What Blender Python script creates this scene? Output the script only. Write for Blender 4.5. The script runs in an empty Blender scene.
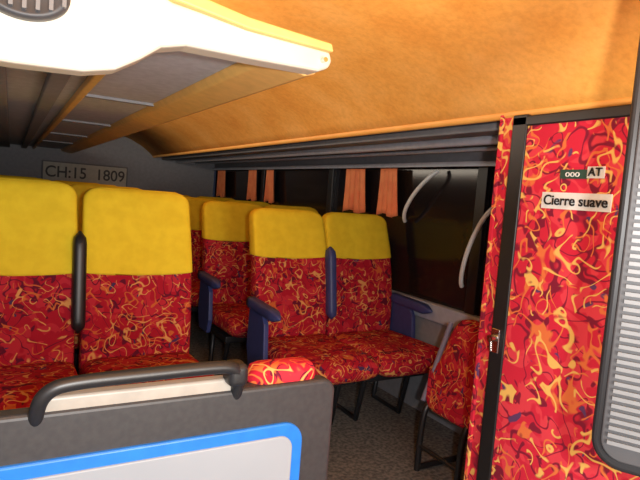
import bpy, math, random
from mathutils import Matrix, Vector
random.seed(3)
sc=bpy.context.scene
COL=sc.collection
try: sc.view_settings.view_transform='Standard'
except Exception: pass

# ---------------- materials ----------------
def mat(name,col,rough=.6,metal=0,noise=None,nscale=30,bump=0,spec=.5,dist=0):
    m=bpy.data.materials.new(name); m.use_nodes=True
    nt=m.node_tree; b=nt.nodes['Principled BSDF']
    b.inputs['Base Color'].default_value=(*col,1); b.inputs['Roughness'].default_value=rough
    b.inputs['Metallic'].default_value=metal
    b.inputs['Specular IOR Level'].default_value=spec
    tc=nt.nodes.new('ShaderNodeTexCoord'); n=nt.nodes.new('ShaderNodeTexNoise')
    n.inputs['Scale'].default_value=nscale; n.inputs['Detail'].default_value=4; n.inputs['Distortion'].default_value=dist
    nt.links.new(tc.outputs['Object'],n.inputs['Vector'])
    c2=noise if noise else tuple(c*.88 for c in col)
    r=nt.nodes.new('ShaderNodeValToRGB')
    r.color_ramp.elements[0].position=.35; r.color_ramp.elements[1].position=.65
    r.color_ramp.elements[0].color=(*c2,1); r.color_ramp.elements[1].color=(*col,1)
    nt.links.new(n.outputs['Fac'],r.inputs['Fac']); nt.links.new(r.outputs['Color'],b.inputs['Base Color'])
    if bump:
        bp=nt.nodes.new('ShaderNodeBump'); bp.inputs['Strength'].default_value=bump; bp.inputs['Distance'].default_value=.004
        nt.links.new(n.outputs['Fac'],bp.inputs['Height']); nt.links.new(bp.outputs['Normal'],b.inputs['Normal'])
    return m

def fabric(name,scale,base,line1,line2,dark,patch,width=.022,blue=None):
    m=bpy.data.materials.new(name); m.use_nodes=True
    nt=m.node_tree; N=nt.nodes; L=nt.links; b=N['Principled BSDF']
    b.inputs['Roughness'].default_value=.85; b.inputs['Specular IOR Level'].default_value=.15
    tc=N.new('ShaderNodeTexCoord'); oi=N.new('ShaderNodeObjectInfo')
    add=N.new('ShaderNodeVectorMath'); add.operation='MULTIPLY_ADD'
    L.new(oi.outputs['Location'],add.inputs[0]); add.inputs[1].default_value=(3.7,2.3,1.9)
    L.new(tc.outputs['Object'],add.inputs[2])
    def noise(s,off,dist=1.2,det=1.0):
        a=N.new('ShaderNodeVectorMath'); a.operation='ADD'; a.inputs[1].default_value=(off,off*1.7,off*.6)
        L.new(add.outputs[0],a.inputs[0])
        n=N.new('ShaderNodeTexNoise'); n.inputs['Scale'].default_value=s; n.inputs['Detail'].default_value=det
        n.inputs['Distortion'].default_value=dist; L.new(a.outputs[0],n.inputs['Vector']); return n.outputs['Fac']
    def math_(op,a,bv):
        n=N.new('ShaderNodeMath'); n.operation=op
        for i,v in enumerate((a,bv)):
            if v is None: continue
            if isinstance(v,(int,float)): n.inputs[i].default_value=v
            else: L.new(v,n.inputs[i])
        return n.outputs[0]
    def ridge(s,off,w,dist,level=.5):
        f=noise(s,off,dist,0.0); d=math_('ABSOLUTE',math_('SUBTRACT',f,level),None)
        mr=N.new('ShaderNodeMapRange'); mr.inputs['From Min'].default_value=w*.6; mr.inputs['From Max'].default_value=w*1.3
        mr.inputs['To Min'].default_value=1; mr.inputs['To Max'].default_value=0
        L.new(d,mr.inputs['Value']); return mr.outputs[0]
    def thr(s,off,t,dist=1):
        f=noise(s,off,dist)
        mr=N.new('ShaderNodeMapRange'); mr.inputs['From Min'].default_value=t; mr.inputs['From Max'].default_value=t+.03
        L.new(f,mr.inputs['Value']); return mr.outputs[0]
    cur=None
    def mix(c,fac,col):
        n=N.new('ShaderNodeMixRGB')
        if c is None: n.inputs[1].default_value=(*base,1)
        else: L.new(c,n.inputs[1])
        n.inputs[2].default_value=(*col,1); L.new(fac,n.inputs[0]); return n.outputs[0]
    cur=mix(None,thr(scale*.9,3,.53,1.0),patch)
    cur=mix(cur,thr(scale*1.2,9,.63,1),dark)
    cur=mix(cur,ridge(scale*.8,17,width*.8,1.3),dark)
    if blue: cur=mix(cur,thr(scale*1.1,87,.70,1),blue)
    cur=mix(cur,math_('MULTIPLY',ridge(scale*.9,31,width*1.2,1.5),thr(scale*.8,41,.46)),line2)
    cur=mix(cur,math_('MULTIPLY',ridge(scale*.75,55,width,1.8),thr(scale*.8,71,.47)),line1)
    L.new(cur,b.inputs['Base Color'])
    return m

def ceiling_mat():
    m=bpy.data.materials.new('ceiling_orange_mottled'); m.use_nodes=True
    nt=m.node_tree; N=nt.nodes; L=nt.links; b=N['Principled BSDF']
    b.inputs['Roughness'].default_value=.8; b.inputs['Specular IOR Level'].default_value=.15
    tc=N.new('ShaderNodeTexCoord')
    def nz(s,d,rg):
        n=N.new('ShaderNodeTexNoise'); n.inputs['Scale'].default_value=s; n.inputs['Detail'].default_value=d; n.inputs['Roughness'].default_value=rg
        L.new(tc.outputs['Object'],n.inputs['Vector']); return n.outputs['Fac']
    a=nz(3.5,4,.55); c=nz(45,3,.7)
    r=N.new('ShaderNodeValToRGB'); e=r.color_ramp.elements
    e[0].position=.34; e[0].color=(.84,.36,.065,1); e[1].position=.68; e[1].color=(.95,.48,.12,1)
    x=e.new(.5); x.color=(.90,.42,.085,1)
    L.new(a,r.inputs['Fac'])
    r2=N.new('ShaderNodeValToRGB'); r2.color_ramp.elements[0].position=.35; r2.color_ramp.elements[0].color=(.86,.82,.78,1)
    r2.color_ramp.elements[1].position=.62; r2.color_ramp.elements[1].color=(1,1,1,1); L.new(c,r2.inputs['Fac'])
    mx=N.new('ShaderNodeMixRGB'); mx.blend_type='MULTIPLY'; mx.inputs[0].default_value=.8
    L.new(r.outputs[0],mx.inputs[1]); L.new(r2.outputs[0],mx.inputs[2]); L.new(mx.outputs[0],b.inputs['Base Color'])
    return m

M_fab=fabric('seat_fabric_red',15,(.40,.010,.026),(.70,.32,.10),(.60,.13,.035),(.13,.008,.026),(.50,.024,.040),.027,(.07,.03,.09))
M_door=fabric('door_fabric_red',12.5,(.62,.024,.055),(.84,.52,.14),(.76,.19,.06),(.22,.015,.04),(.72,.055,.08),.031,(.12,.05,.14))
M_yel=mat('yellow_headcover',(.88,.66,.035),.8,noise=(.80,.58,.028),nscale=18,spec=.1,bump=.2)
M_blue=mat('armrest_blue_vinyl',(.045,.060,.20),.45)
M_black=mat('black_plastic',(.014,.014,.016),.4)
M_dark=mat('dark_metal',(.03,.03,.035),.4,metal=.4)
M_ceil=ceiling_mat()
M_trimo=mat('orange_trim',(.95,.50,.12),.5,noise=(.9,.42,.09),nscale=8)
M_cream=mat('cream_plastic',(.68,.63,.53),.4,noise=(.64,.57,.45),nscale=5)
M_ledge=mat('ledge_beige',(.36,.33,.29),.4)
M_creamy=mat('yellow_cream_edge',(.88,.52,.16),.45)
M_rackgrey=mat('rack_grey_panel',(.50,.51,.53),.7,noise=(.42,.43,.45),nscale=40)
M_rackdark=mat('rack_dark_panel',(.24,.24,.25),.7)
M_wall=mat('wall_grey_laminate',(.26,.265,.29),.6)
M_under=mat('rack_underside_grey',(.15,.155,.17),.6)
M_floor=mat('floor_grey_carpet',(.20,.185,.17),.9,noise=(.07,.07,.07),nscale=60,bump=.4)
M_glass=mat('dark_tinted_glass',(.010,.009,.012),.12,noise=(.022,.012,.007),nscale=2,spec=.35)
M_curt=mat('orange_curtain',(.95,.30,.11),.8,noise=(.85,.21,.08),nscale=12)
M_panel=mat('partition_charcoal',(.036,.035,.037),.5,noise=(.028,.027,.03),nscale=80)
M_bl=mat('blue_border',(.015,.17,.62),.4)
M_lg=mat('light_grey_inset',(.29,.32,.36),.45,noise=(.26,.29,.33),nscale=3)
M_rail=mat('aluminium_rail',(.50,.53,.60),.35,metal=.1)
M_rib=mat('rib_grey',(.16,.165,.175),.4)
M_ribback=mat('vent_recess_grey',(.045,.045,.05),.5)
M_pipe=mat('piping_grey_blue',(.20,.18,.26),.6)
M_white=mat('white_plastic',(.80,.82,.80),.4)
M_chrome=mat('chrome',(.6,.6,.6),.2,metal=1)
M_green=mat('sticker_green',(.02,.07,.05),.5)
M_ink=mat('black_ink',(.01,.01,.012),.6)
M_beige=mat('sign_beige',(.50,.49,.42),.6)
M_signink=mat('sign_dark_digits',(.06,.06,.06),.6)
M_skirt=mat('pale_blue_laminate',(.42,.46,.54),.5)

# ---------------- helpers ----------------
def link(me,name,m,parent=None,smooth=False):
    ob=bpy.data.objects.new(name,me); COL.objects.link(ob)
    ms=m if isinstance(m,(list,tuple)) else [m]
    for x in ms: me.materials.append(x)
    if smooth:
        for p in me.polygons: p.use_smooth=True
    if parent: ob.parent=parent
    return ob
def mesh(name,v,f,m,parent=None,smooth=False):
    me=bpy.data.meshes.new(name); me.from_pydata(v,[],f); me.update()
    import bmesh
    bm=bmesh.new(); bm.from_mesh(me); bmesh.ops.recalc_face_normals(bm,faces=bm.faces); bm.to_mesh(me); bm.free()
    return link(me,name,m,parent,smooth)
def box(name,x0,x1,y0,y1,z0,z1,m,parent=None,bev=0):
    cx,cy,cz=(x0+x1)/2,(y0+y1)/2,(z0+z1)/2
    v=[(x-cx,y-cy,z-cz) for x in (x0,x1) for y in (y0,y1) for z in (z0,z1)]
    f=[(0,1,3,2),(4,6,7,5),(0,4,5,1),(2,3,7,6),(0,2,6,4),(1,5,7,3)]
    o=mesh(name,v,f,m,parent); o.location=(cx,cy,cz)
    if bev:
        b=o.modifiers.new('bev','BEVEL'); b.width=bev; b.segments=3; b.limit_method='ANGLE'
        for p in o.data.polygons: p.use_smooth=True
        w=o.modifiers.new('wn','WEIGHTED_NORMAL')
    return o
def loft(name,rings,m,parent=None,smooth=True,closed=True):
    n=len(rings[0]); v=[p for r in rings for p in r]; f=[]
    for i in range(len(rings)-1):
        for j in range(n if closed else n-1):
            k=(j+1)%n
            f.append((i*n+j,i*n+k,(i+1)*n+k,(i+1)*n+j))
    if closed:
        f.append(tuple(range(n))); f.append(tuple((len(rings)-1)*n+j for j in range(n)))
    return mesh(name,v,f,m,parent,smooth)
def tube(name,pts,r,m,parent=None,cyc=False,bez=False):
    cu=bpy.data.curves.new(name,'CURVE'); cu.dimensions='3D'; cu.bevel_depth=r; cu.bevel_resolution=5; cu.use_fill_caps=True
    if bez:
        s=cu.splines.new('NURBS'); s.points.add(len(pts)-1)
        for i,p in enumerate(pts): s.points[i].co=(*p,1)
        s.use_endpoint_u=True; s.order_u=3; s.resolution_u=8
    else:
        s=cu.splines.new('POLY'); s.points.add(len(pts)-1)
        for i,p in enumerate(pts): s.points[i].co=(*p,1)
    s.use_cyclic_u=cyc
    o=bpy.data.objects.new(name+'_c',cu); COL.objects.link(o)
    bpy.context.view_layer.update()
    me=bpy.data.meshes.new_from_object(o.evaluated_get(bpy.context.evaluated_depsgraph_get()))
    bpy.data.objects.remove(o)
    me.materials.clear()
    return link(me,name,m,parent,True)
def empty(name,loc=(0,0,0)):
    e=bpy.data.objects.new(name,None); e.location=loc; e.empty_display_size=.1; COL.objects.link(e); return e
def prism(name,poly,axis,a0,a1,m,parent=None,bev=0):
    n=len(poly); v=[]
    for a in (a0,a1):
        for p in poly:
            v.append((p[0],a,p[1]) if axis=='y' else (a,p[0],p[1]))
    f=[tuple(range(n)),tuple(range(2*n-1,n-1,-1))]+[(i,(i+1)%n,n+(i+1)%n,n+i) for i in range(n)]
    o=mesh(name,v,f,m,parent)
    if bev:
        b=o.modifiers.new('bev','BEVEL'); b.width=bev; b.segments=3; b.limit_method='ANGLE'
    return o
def superell(a,b,e,n=32):
    out=[]
    for i in range(n):
        t=2*math.pi*i/n; c,s=math.cos(t),math.sin(t)
        out.append((a*math.copysign(abs(c)**(2/e),c),b*math.copysign(abs(s)**(2/e),s)))
    return out
def text(name,body,size,loc,xa,za,m,parent,ext=.001,sx=1,off=.0):
    cu=bpy.data.curves.new(name,'FONT'); cu.body=body; cu.size=size; cu.extrude=ext
    cu.align_x='CENTER'; cu.align_y='CENTER'; cu.offset=off
    o=bpy.data.objects.new(name+'_t',cu); COL.objects.link(o); bpy.context.view_layer.update()
    me=bpy.data.meshes.new_from_object(o.evaluated_get(bpy.context.evaluated_depsgraph_get()))
    bpy.data.objects.remove(o); me.materials.clear()
    X=Vector(xa); Z=Vector(za); Nn=X.cross(Z)
    M=Matrix((( X.x*sx,Z.x,Nn.x,loc[0]),(X.y*sx,Z.y,Nn.y,loc[1]),(X.z*sx,Z.z,Nn.z,loc[2]),(0,0,0,1)))
    me.transform(M)
    return link(me,name,m,parent)

# ---------------- seats ----------------
def seat(x,y,H1=1.19,hem=.84,BASE=.47,left_arm=None,right_arm=None,mid=None,W=.230,L=.43):
    e=empty('coach_seat',(x,y,0))
    H0=.40
    def backring(z,grow=0):
        t=(z-H0)/(H1-H0)
        rc=.055
        w=W*(1-.06*max(0,t-.5))
        th=.065*(1-.35*t)
        d=H1-z
        if d<rc:
            k=math.sqrt(max(0,1-((rc-d)/rc)**2)); w=w-rc+rc*k ; th*=(.35+.65*k)
        yc=.085+.17*(z-H0) - .03*math.sin(math.pi*min(1,t*1.1))
        out=[]
        for (a,b) in superell(w+grow,th+grow,4.5 ,44):
            bb=b
            if b<0: bb=b+ .022*(1-(abs(a)/w)**2*1.9)*(.4+.6*math.sin(math.pi*min(1,t)))
            out.append((a,yc+bb,z))
        return out
    tail=[H1-.07+.008*i for i in range(0,9)]+[H1-.003,H1-.0005]
    n=18
    zs=[H0+(H1-.08-H0)*i/n for i in range(n+1)]+tail
    loft('backrest',[backring(z) for z in zs],M_fab,e)
    n=10
    zc=[hem-.006]+[hem+(H1-.08-hem)*i/n for i in range(n+1)]+tail
    rr=[backring(z,.005) for z in zc]
    for k in range(3):
        rr[k]=[(p[0],p[1],p[2]-.016*(1-(p[0]/W)**2)*(1-k/3)) for p in rr[k]]
    top=rr[-1]; yc=sum(p[1] for p in top)/len(top)
    rr.append([(p[0]*.92,yc+(p[1]-yc)*.7,H1+.005) for p in top])
    loft('headrest_cover',rr,M_yel,e)
    rings=[]
    ys=[.04,.03,0,-.06,-.12,-.2,-.28]+[-L+d for d in (.09,.05,.025,.01,.002,0)]
    for yy in ys:
        k=1; th=.07
        if yy<-L+.09:
            q=(-L+.09-yy)/.09; k=math.sqrt(max(.0,1-q*q))
        if yy>.02: k=.8
        zc0=BASE-.04-(.0 if yy>-L+.13 else .012*((-L+.13-yy)/.13))+.02*(-yy/L)
        ring=[]
        for (a,b) in superell(W*(.86+.14*k),th*(.12+.88*k),4,44):
            bb=b
            if b>0: bb=b-.012*(1-(abs(a)/W)**2)
            ring.append((a,yy,zc0+bb))
        rings.append(ring)
    loft('cushion',rings,M_fab,e)
    box('seat_frame',-.2,.2,-.34,.06,.27,BASE-.115,M_dark,e,.01)
    for i,s in enumerate((-.15,.15)):
        tube('leg_%d'%(i+1),[(s,-.26,.28),(s,-.20,.016),(s,.05,.016),(s,.02,.28)],.016,M_dark,e)
    for side,mm,nm in ((-1,left_arm,'armrest_left'),(1,right_arm,'armrest_right')):
        if mm is None: continue
        xx=side*(W+.018)
        rings=[]
        for i in range(13):
            t=i/12; yy=.06-.36*t
            k=math.sin(math.pi*(.5+.5*min(1,max(0,(t-.8)/.2))))if t>.8 else 1
            rings.append([(xx+a,yy,.635+b-.012*t) for a,b in superell(.030*max(k,.15),.030*max(k,.15),3,20)])
        loft(nm,rings,mm,e)
        prism(nm+'_support',[(.05,.63),(-.10,.63),(-.15,.56),(-.17,.38),(-.14,.29),(.02,.29),(.06,.40)],'x',xx-.014,xx+.014,mm,e,.006)
    if mid is not None:
        xx=W+.006
        rings=[]
        za,zb=H1-.60,H1-.19
        for i in range(17):
            t=i/16; z=za+(zb-za)*t
            k=1
            if t>.88: k=math.sqrt(max(.03,1-((t-.88)/.12)**2))
            if t<.1: k=math.sqrt(max(.03,1-((.1-t)/.1)**2))
            yc=.17*(z-.4)-.015
            rings.append([(xx+a,yc+b,z) for a,b in superell(.027*k,.036*k,3,20)])
        loft('folded_armrest',rings,mid,e)
        tube('armrest_pivot',[(xx-.02,.04,za+.04),(xx+.02,.04,za+.04)],.02,M_dark,e)
    return e
for r,(ya,yb) in enumerate([(2.32,2.58),(3.19,3.45),(4.06,4.32),(4.93,5.19)]):
    seat(0.015,ya,mid=M_black,H1=1.195)
    seat(.497,ya,right_arm=None if r==0 else M_blue,H1=1.185)
    seat(1.375,yb,H1=1.13,hem=.885,BASE=.43,left_arm=M_blue,mid=M_blue,W=.226,L=.52)
    seat(1.838,yb,H1=1.13,hem=.885,BASE=.43,right_arm=M_blue,W=.226,L=.52)

# tip-up guide seat
g=empty('folding_seat',(1.91,1.53,0))
rings=[]
for i in range(15):
    t=i/14
    k=math.sqrt(max(.02,1-(2*t-1)**8))
    rings.append([(-.13+b+.36*a, -.02+.34*t, .50+a*k) for a,b in superell(.21,.05*k,4,32)])
loft('upholstered_pad',rings,M_fab,g)
tube('piping',[(-.13-.035+.36*a,.315,.50+a) for a in [ -.18+.36*i/8 for i in range(9)]],.012,M_pipe,g)
for i,yy in enumerate((.04,.29)):
    tube('leg_%d'%(i+1),[(-.14,yy,.35),(-.22,yy,.33),(-.25,yy,.22),(-.25,yy,.0)],.014,M_black,g,bez=True)
    tube('foot_%d'%(i+1),[(-.25,yy,.014),(.0,yy,.014)],.014,M_black,g)
tube('cross_bar',[(-.25,.04,.12),(-.25,.29,.12)],.01,M_black,g)

# ---------------- shell ----------------
XL,XR,YB,YF=-.32,2.14,6.4,-.9
box('floor',XL,XR,YF,YB,-.06,0,M_floor)
box('wall_left',XL-.06,XL,YF,YB,0,1.95,M_wall)
box('wall_back',XL,XR,YB,YB+.06,0,1.95,M_wall)
box('wall_front',XL,XR,YF-.06,YF,0,1.95,M_wall)
w=empty('wall_right')
box('lower_panel',XR,XR+.06,YF,YB,0,.62,M_wall,w)
box('sill',XR-.03,XR+.02,YF,YB,.56,.66,M_skirt,w,.008)
box('header',XR,XR+.06,YF,YB,1.46,1.95,M_wall,w)
ed=[YF,.6,2.05,3.6,4.9,YB]
for y in ed[1:-1]: box('pillar',XR-.012,XR+.04,y-.035,y+.035,.66,1.46,M_black,w,.005)
for i in range(len(ed)-1):
    box('window_%d'%(i+1),XR+.02,XR+.03,ed[i],ed[i+1],.62,1.46,M_glass)
prof=[(XL,1.80),(-.1,1.82),(.2,1.83),(.5,1.82),(.8,1.79),(1.0,1.75),(1.15,1.70),(1.27,1.64),(1.36,1.575),(1.40,1.535)]
outer=[(x,z+.05) for x,z in reversed(prof)]
c=prism('ceiling',prof+[(1.44,1.54),(1.44,1.62)]+outer[1:],'y',YF,YB,M_ceil)
for p in c.data.polygons:
    if len(p.vertices)==4: p.use_smooth=True
rk=empty('luggage_rack')
box('underside',1.43,XR,YF,YB,1.535,1.56,M_under,rk)
tube('edge_trim',[(1.41,YF+.01,1.535),(1.41,YB-.01,1.535)],.016,M_trimo,rk)
box('light_channel',1.50,1.60,1.3,YB-.01,1.505,1.535,M_rackdark,rk,.008)
tube('rail',[(1.68,1.28,1.505),(1.68,YB-.02,1.505)],.022,M_rail,rk)
tube('rail_inner',[(1.90,1.28,1.50),(1.90,YB-.02,1.50)],.010,M_rail,rk)
tk=empty('curtain_rail')
box('track',XR-.06,XR-.03,1.3,YB-.02,1.44,1.465,M_rail,tk)
def curtain(y,wt,wb,h,ztop=1.435):
    n=28; v=[];f=[]
    rows=10
    for r in range(rows+1):
        t=r/rows; wd=wt+(wb-wt)*(t**1.3)
        for i in range(n+1):
            u=i/n-.5
            v.append((XR-.035+.012*math.sin(u*2*math.pi*4.5)*(.5+.5*t),y+u*wd-.02*t,ztop-h*t+.012*math.sin(u*9)*t))
    for r in range(rows):
        for i in range(n):
            a=r*(n+1)+i; f.append((a,a+1,a+n+2,a+n+1))
    o=mesh('curtain',v,f,M_curt,None,True)
    s=o.modifiers.new('s','SOLIDIFY'); s.thickness=.003
for y,wt,wb in ((2.83,.19,.25),(3.22,.26,.32),(4.68,.17,.24),(5.10,.22,.27),(6.03,.28,.32)):
    curtain(y,wt,wb,.30)
for i,(ya,za,yb,zb) in enumerate(((2.64,1.11,2.38,1.42),(2.11,.80,1.93,1.24))):
    e=empty('window_grab_bar')
    tube('bar',[(XR-.02,ya,za),(XR-.06,ya-.02,za+.04),(XR-.07,(ya+yb)/2+.02,(za+zb)/2+.01),(XR-.06,yb+.02,zb-.03),(XR-.02,yb,zb)],.012,M_white,e,bez=True)

# ---------------- left luggage rack ----------------
lr=empty('luggage_rack')
DZ=-.022
box('shelf',XL+.005,.50,1.06,YB-.005,1.535+DZ,1.56+DZ,M_rackgrey,lr)
box('slat_1',XL+.005,-.02,1.06,YB-.005,1.50+DZ,1.535+DZ,M_rackdark,lr,.006)
box('slat_2',.08,.13,1.06,YB-.005,1.505+DZ,1.535+DZ,M_rackdark,lr,.006)
box('slat_3',.18,.205,1.06,YB-.005,1.51+DZ,1.535+DZ,M_creamy,lr,.006)
prism('edge_beam',[(.44,1.535+DZ),(.455,1.515+DZ),(.54,1.497+DZ),(.565,1.505+DZ),(.575,1.53+DZ),(.565,1.56+DZ),(.48,1.565+DZ)],'y',1.05,YB-.005,M_creamy,lr,.006)
for i in range(1,5):
    box('rib_%d'%i,.205,.45,1.06+i*1.0,1.085+i*1.0,1.526+DZ,1.535+DZ,M_rackdark,lr)
cap=[(XL+.005,1.39),(0,1.393),(.10,1.398),(.15,1.41),(.19,1.435),(.225,1.462),(.27,1.474),(.40,1.475),(.545,1.478),(.568,1.488),(.575,1.503),(.568,1.523),(.40,1.53),(.24,1.545),(.18,1.575),(.14,1.64),(.12,1.79),(XL+.005,1.79)]
prism('end_cap',cap,'y',1.0,1.06,M_cream,lr,.01)
prism('end_cap_edge',[(.22,1.546),(.38,1.524),(.568,1.518),(.563,1.534),(.38,1.546),(.22,1.572)],'y',.985,1.06,M_creamy,lr,.004)
tube('screw',[(.55,.985,1.500),(.55,1.0,1.500)],.005,M_chrome,lr)
sp=empty('ceiling_speaker')
rg=[]
for dy,k in ((1.0,1.0),(.985,1.0),(.975,.9),(.978,.8)):
    rg.append([(.01+.065*k*math.cos(a),dy,1.502+.042*k*math.sin(a)) for a in [2*math.pi*i/40 for i in range(40)]])
loft('speaker_rim',rg,M_ribback,sp)
for i in range(7):
    xx=-.045+.11*i/6; hh=.030*math.sqrt(max(.05,1-((xx-.01)/.065)**2))
    box('grille_bar_%d'%(i+1),xx-.003,xx+.003,.970,.979,1.502-hh,1.502+hh,M_rib,sp)

# ---------------- number sign ----------------
s=empty('number_display_sign')
box('sign_board',.27,1.13,YB-.03,YB,1.15,1.385,M_under,s,.006)
box('sign_face',.285,1.115,YB-.036,YB-.028,1.165,1.37,M_beige,s)
text('sign_digits','CH:15  1809',.165,(.70,YB-.038,1.268),(1,0,0),(0,0,1),M_signink,s,.001,.93,.002)

# ---------------- front partition ----------------
P=empty('modesty_partition')
Y0,Y1=.96,1.0
def rrect(x0,x1,z0,z1,r,n=8):
    pts=[]
    for cx,cz,a0 in ((x1-r,z1-r,0),(x0+r,z1-r,90),(x0+r,z0+r,180),(x1-r,z0+r,270)):
        for i in range(n+1):
            a=math.radians(a0+90*i/n); pts.append((cx+r*math.cos(a),cz+r*math.sin(a)))
    return pts
prism('panel_board',rrect(XL+.005,.622,.0,.832,.03),'y',Y0,Y1,M_panel,P,.008)
prism('blue_border',rrect(XL+.06,.545,.10,.752,.045),'y',Y0-.008,Y0+.01,M_bl,P,.004)
prism('light_inset',rrect(XL+.085,.52,.125,.727,.03),'y',Y0-.012,Y0+.01,M_lg,P,.003)
box('top_ledge',.05,.41,Y0+.005,Y1-.005,.825,.855,M_ledge,P,.006)
tube('grab_handle',[(.045,.975,.81),(.045,.95,.848),(.06,.945,.874),(.09,.945,.884),(.2,.945,.886),(.34,.945,.888),(.38,.945,.884),(.395,.95,.860),(.395,.975,.81)],.0125,M_black,P,bez=True)
box('handle_clamp',.368,.408,.935,.985,.845,.89,M_black,P,.012)
rg=[]
for i in range(11):
    t=i/10; k=math.sqrt(max(.05,1-abs(2*t-1)**6)); rg.append([(.43+.16*t,1.005+a,.840+b) for a,b in superell(.035*k,.028*k,3,24)])
loft('padded_bolster',rg,M_fab,P)

# ---------------- cabin + door ----------------
CX=1.40; CY0,CY1=.0,1.285
cb=empty('wall_cabin')
box('side_panel',CX,CX+.03,CY0,CY1,0,1.54,M_door,cb)
box('rear_panel',CX+.03,XR-.01,CY1-.03,CY1,0,1.53,M_door,cb)
box('corner_post',CX-.006,CX+.02,CY1-.012,CY1+.006,0,1.535,M_door,cb,.004)
D=empty('door_1')
box('frame_far',CX-.022,CX+.0,1.165,1.222,0,1.525,M_black,D,.005)
box('frame_top',CX-.022,CX+.0,.50,1.222,1.488,1.520,M_black,D,.005)
box('frame_near',CX-.022,CX+.0,.46,.50,0,1.525,M_black,D,.005)
box('leaf',CX-.016,CX-.0005,.50,1.17,.02,1.49,M_door,D,.003)
lt=empty('door_latch')
box('plate',CX-.030,CX-.022,1.180,1.212,.76,.84,M_chrome,lt,.003)
tube('knob',[(CX-.028,1.195,.81),(CX-.055,1.195,.81)],.012,M_chrome,lt)
tube('lever',[(CX-.05,1.195,.81),(CX-.05,1.19,.77)],.006,M_chrome,lt)
s1=empty('door_sign')
box('plate',CX-.020,CX-.016,.866,1.083,1.238,1.286,M_white,s1)
text('lettering','Cierre suave',.041,(CX-.0225,.974,1.262),(0,-1,0),(0,0,1),M_ink,s1,.0012,.95,.0005)
s2=empty('door_sticker')
box('plate_left',CX-.020,CX-.016,.945,1.030,1.326,1.352,M_green,s2)
box('plate_right',CX-.020,CX-.016,.895,.945,1.328,1.360,M_white,s2)
text('lettering_left','ooo',.028,(CX-.0225,.988,1.340),(0,-1,0),(0,0,1),M_white,s2,.0012)
text('lettering_right','AT',.032,(CX-.0225,.920,1.344),(0,-1,0),(0,0,1),M_ink,s2,.0012,1,.0005)

# ---------------- ribbed column ----------------
rb=empty('ribbed_air_vent_column')
rb.location=(.889,.499,0); rb.rotation_euler=(0,0,math.radians(-60))
prism('housing',rrect(-.038,.16,.80,1.70,.05),'y',0,.09,M_black,rb,.008)
prism('grille_frame',rrect(-.024,.10,.82,1.69,.035),'y',-.008,.01,M_ribback,rb,.003)
for i in range(66):
    z=.848+i*.0125
    box('rib_%d'%(i+1),-.014,.09,-.014,-.006,z,z+.0065,M_rib,rb)
tube('stanchion',[(.07,.045,0),(.07,.045,.82)],.016,M_dark,rb)
tube('stanchion_top',[(.07,.045,1.68),(.07,.045,1.76)],.016,M_dark,rb)

# ---------------- camera ----------------
cam=bpy.data.cameras.new('camera'); co=bpy.data.objects.new('camera',cam); COL.objects.link(co)
cam.sensor_width=36; cam.lens=36*540/640; cam.clip_start=.02
R=Matrix.Rotation(math.radians(-30),4,'Z')@Matrix.Rotation(math.radians(90-4.55),4,'X')@Matrix.Rotation(math.radians(4.4),4,'Z')
co.matrix_world=Matrix.Translation((0,0,1.22))@R
sc.camera=co

# ---------------- light ----------------
def light(name,typ,loc,power,col,size=.05,rot=(0,0,0),sy=None):
    l=bpy.data.lights.new(name,typ); l.energy=power; l.color=col
    if typ=='AREA':
        l.size=size
        if sy: l.shape='RECTANGLE'; l.size_y=sy
    else: l.shadow_soft_size=size
    o=bpy.data.objects.new(name,l); o.location=loc; o.rotation_euler=rot; COL.objects.link(o); return o
light('camera_flash','POINT',(.05,-.14,1.25),70,(1,.98,.96),.03)
light('added_front_fill','AREA',(.55,-.6,1.0),28,(1,.93,.82),.5,(math.radians(98),0,math.radians(-20)))  # added fill behind the camera to brighten the rack underside, not a bus lamp
light('added_rear_fill','AREA',(.2,3.4,1.62),17,(1,.87,.70),.15,(0,math.radians(-100),0),3.6)  # added fill hidden above the left rack, lifts ceiling and back rows
wd=bpy.data.worlds.new('night'); sc.world=wd; wd.use_nodes=True
wd.node_tree.nodes['Background'].inputs['Color'].default_value=(.01,.012,.02,1)
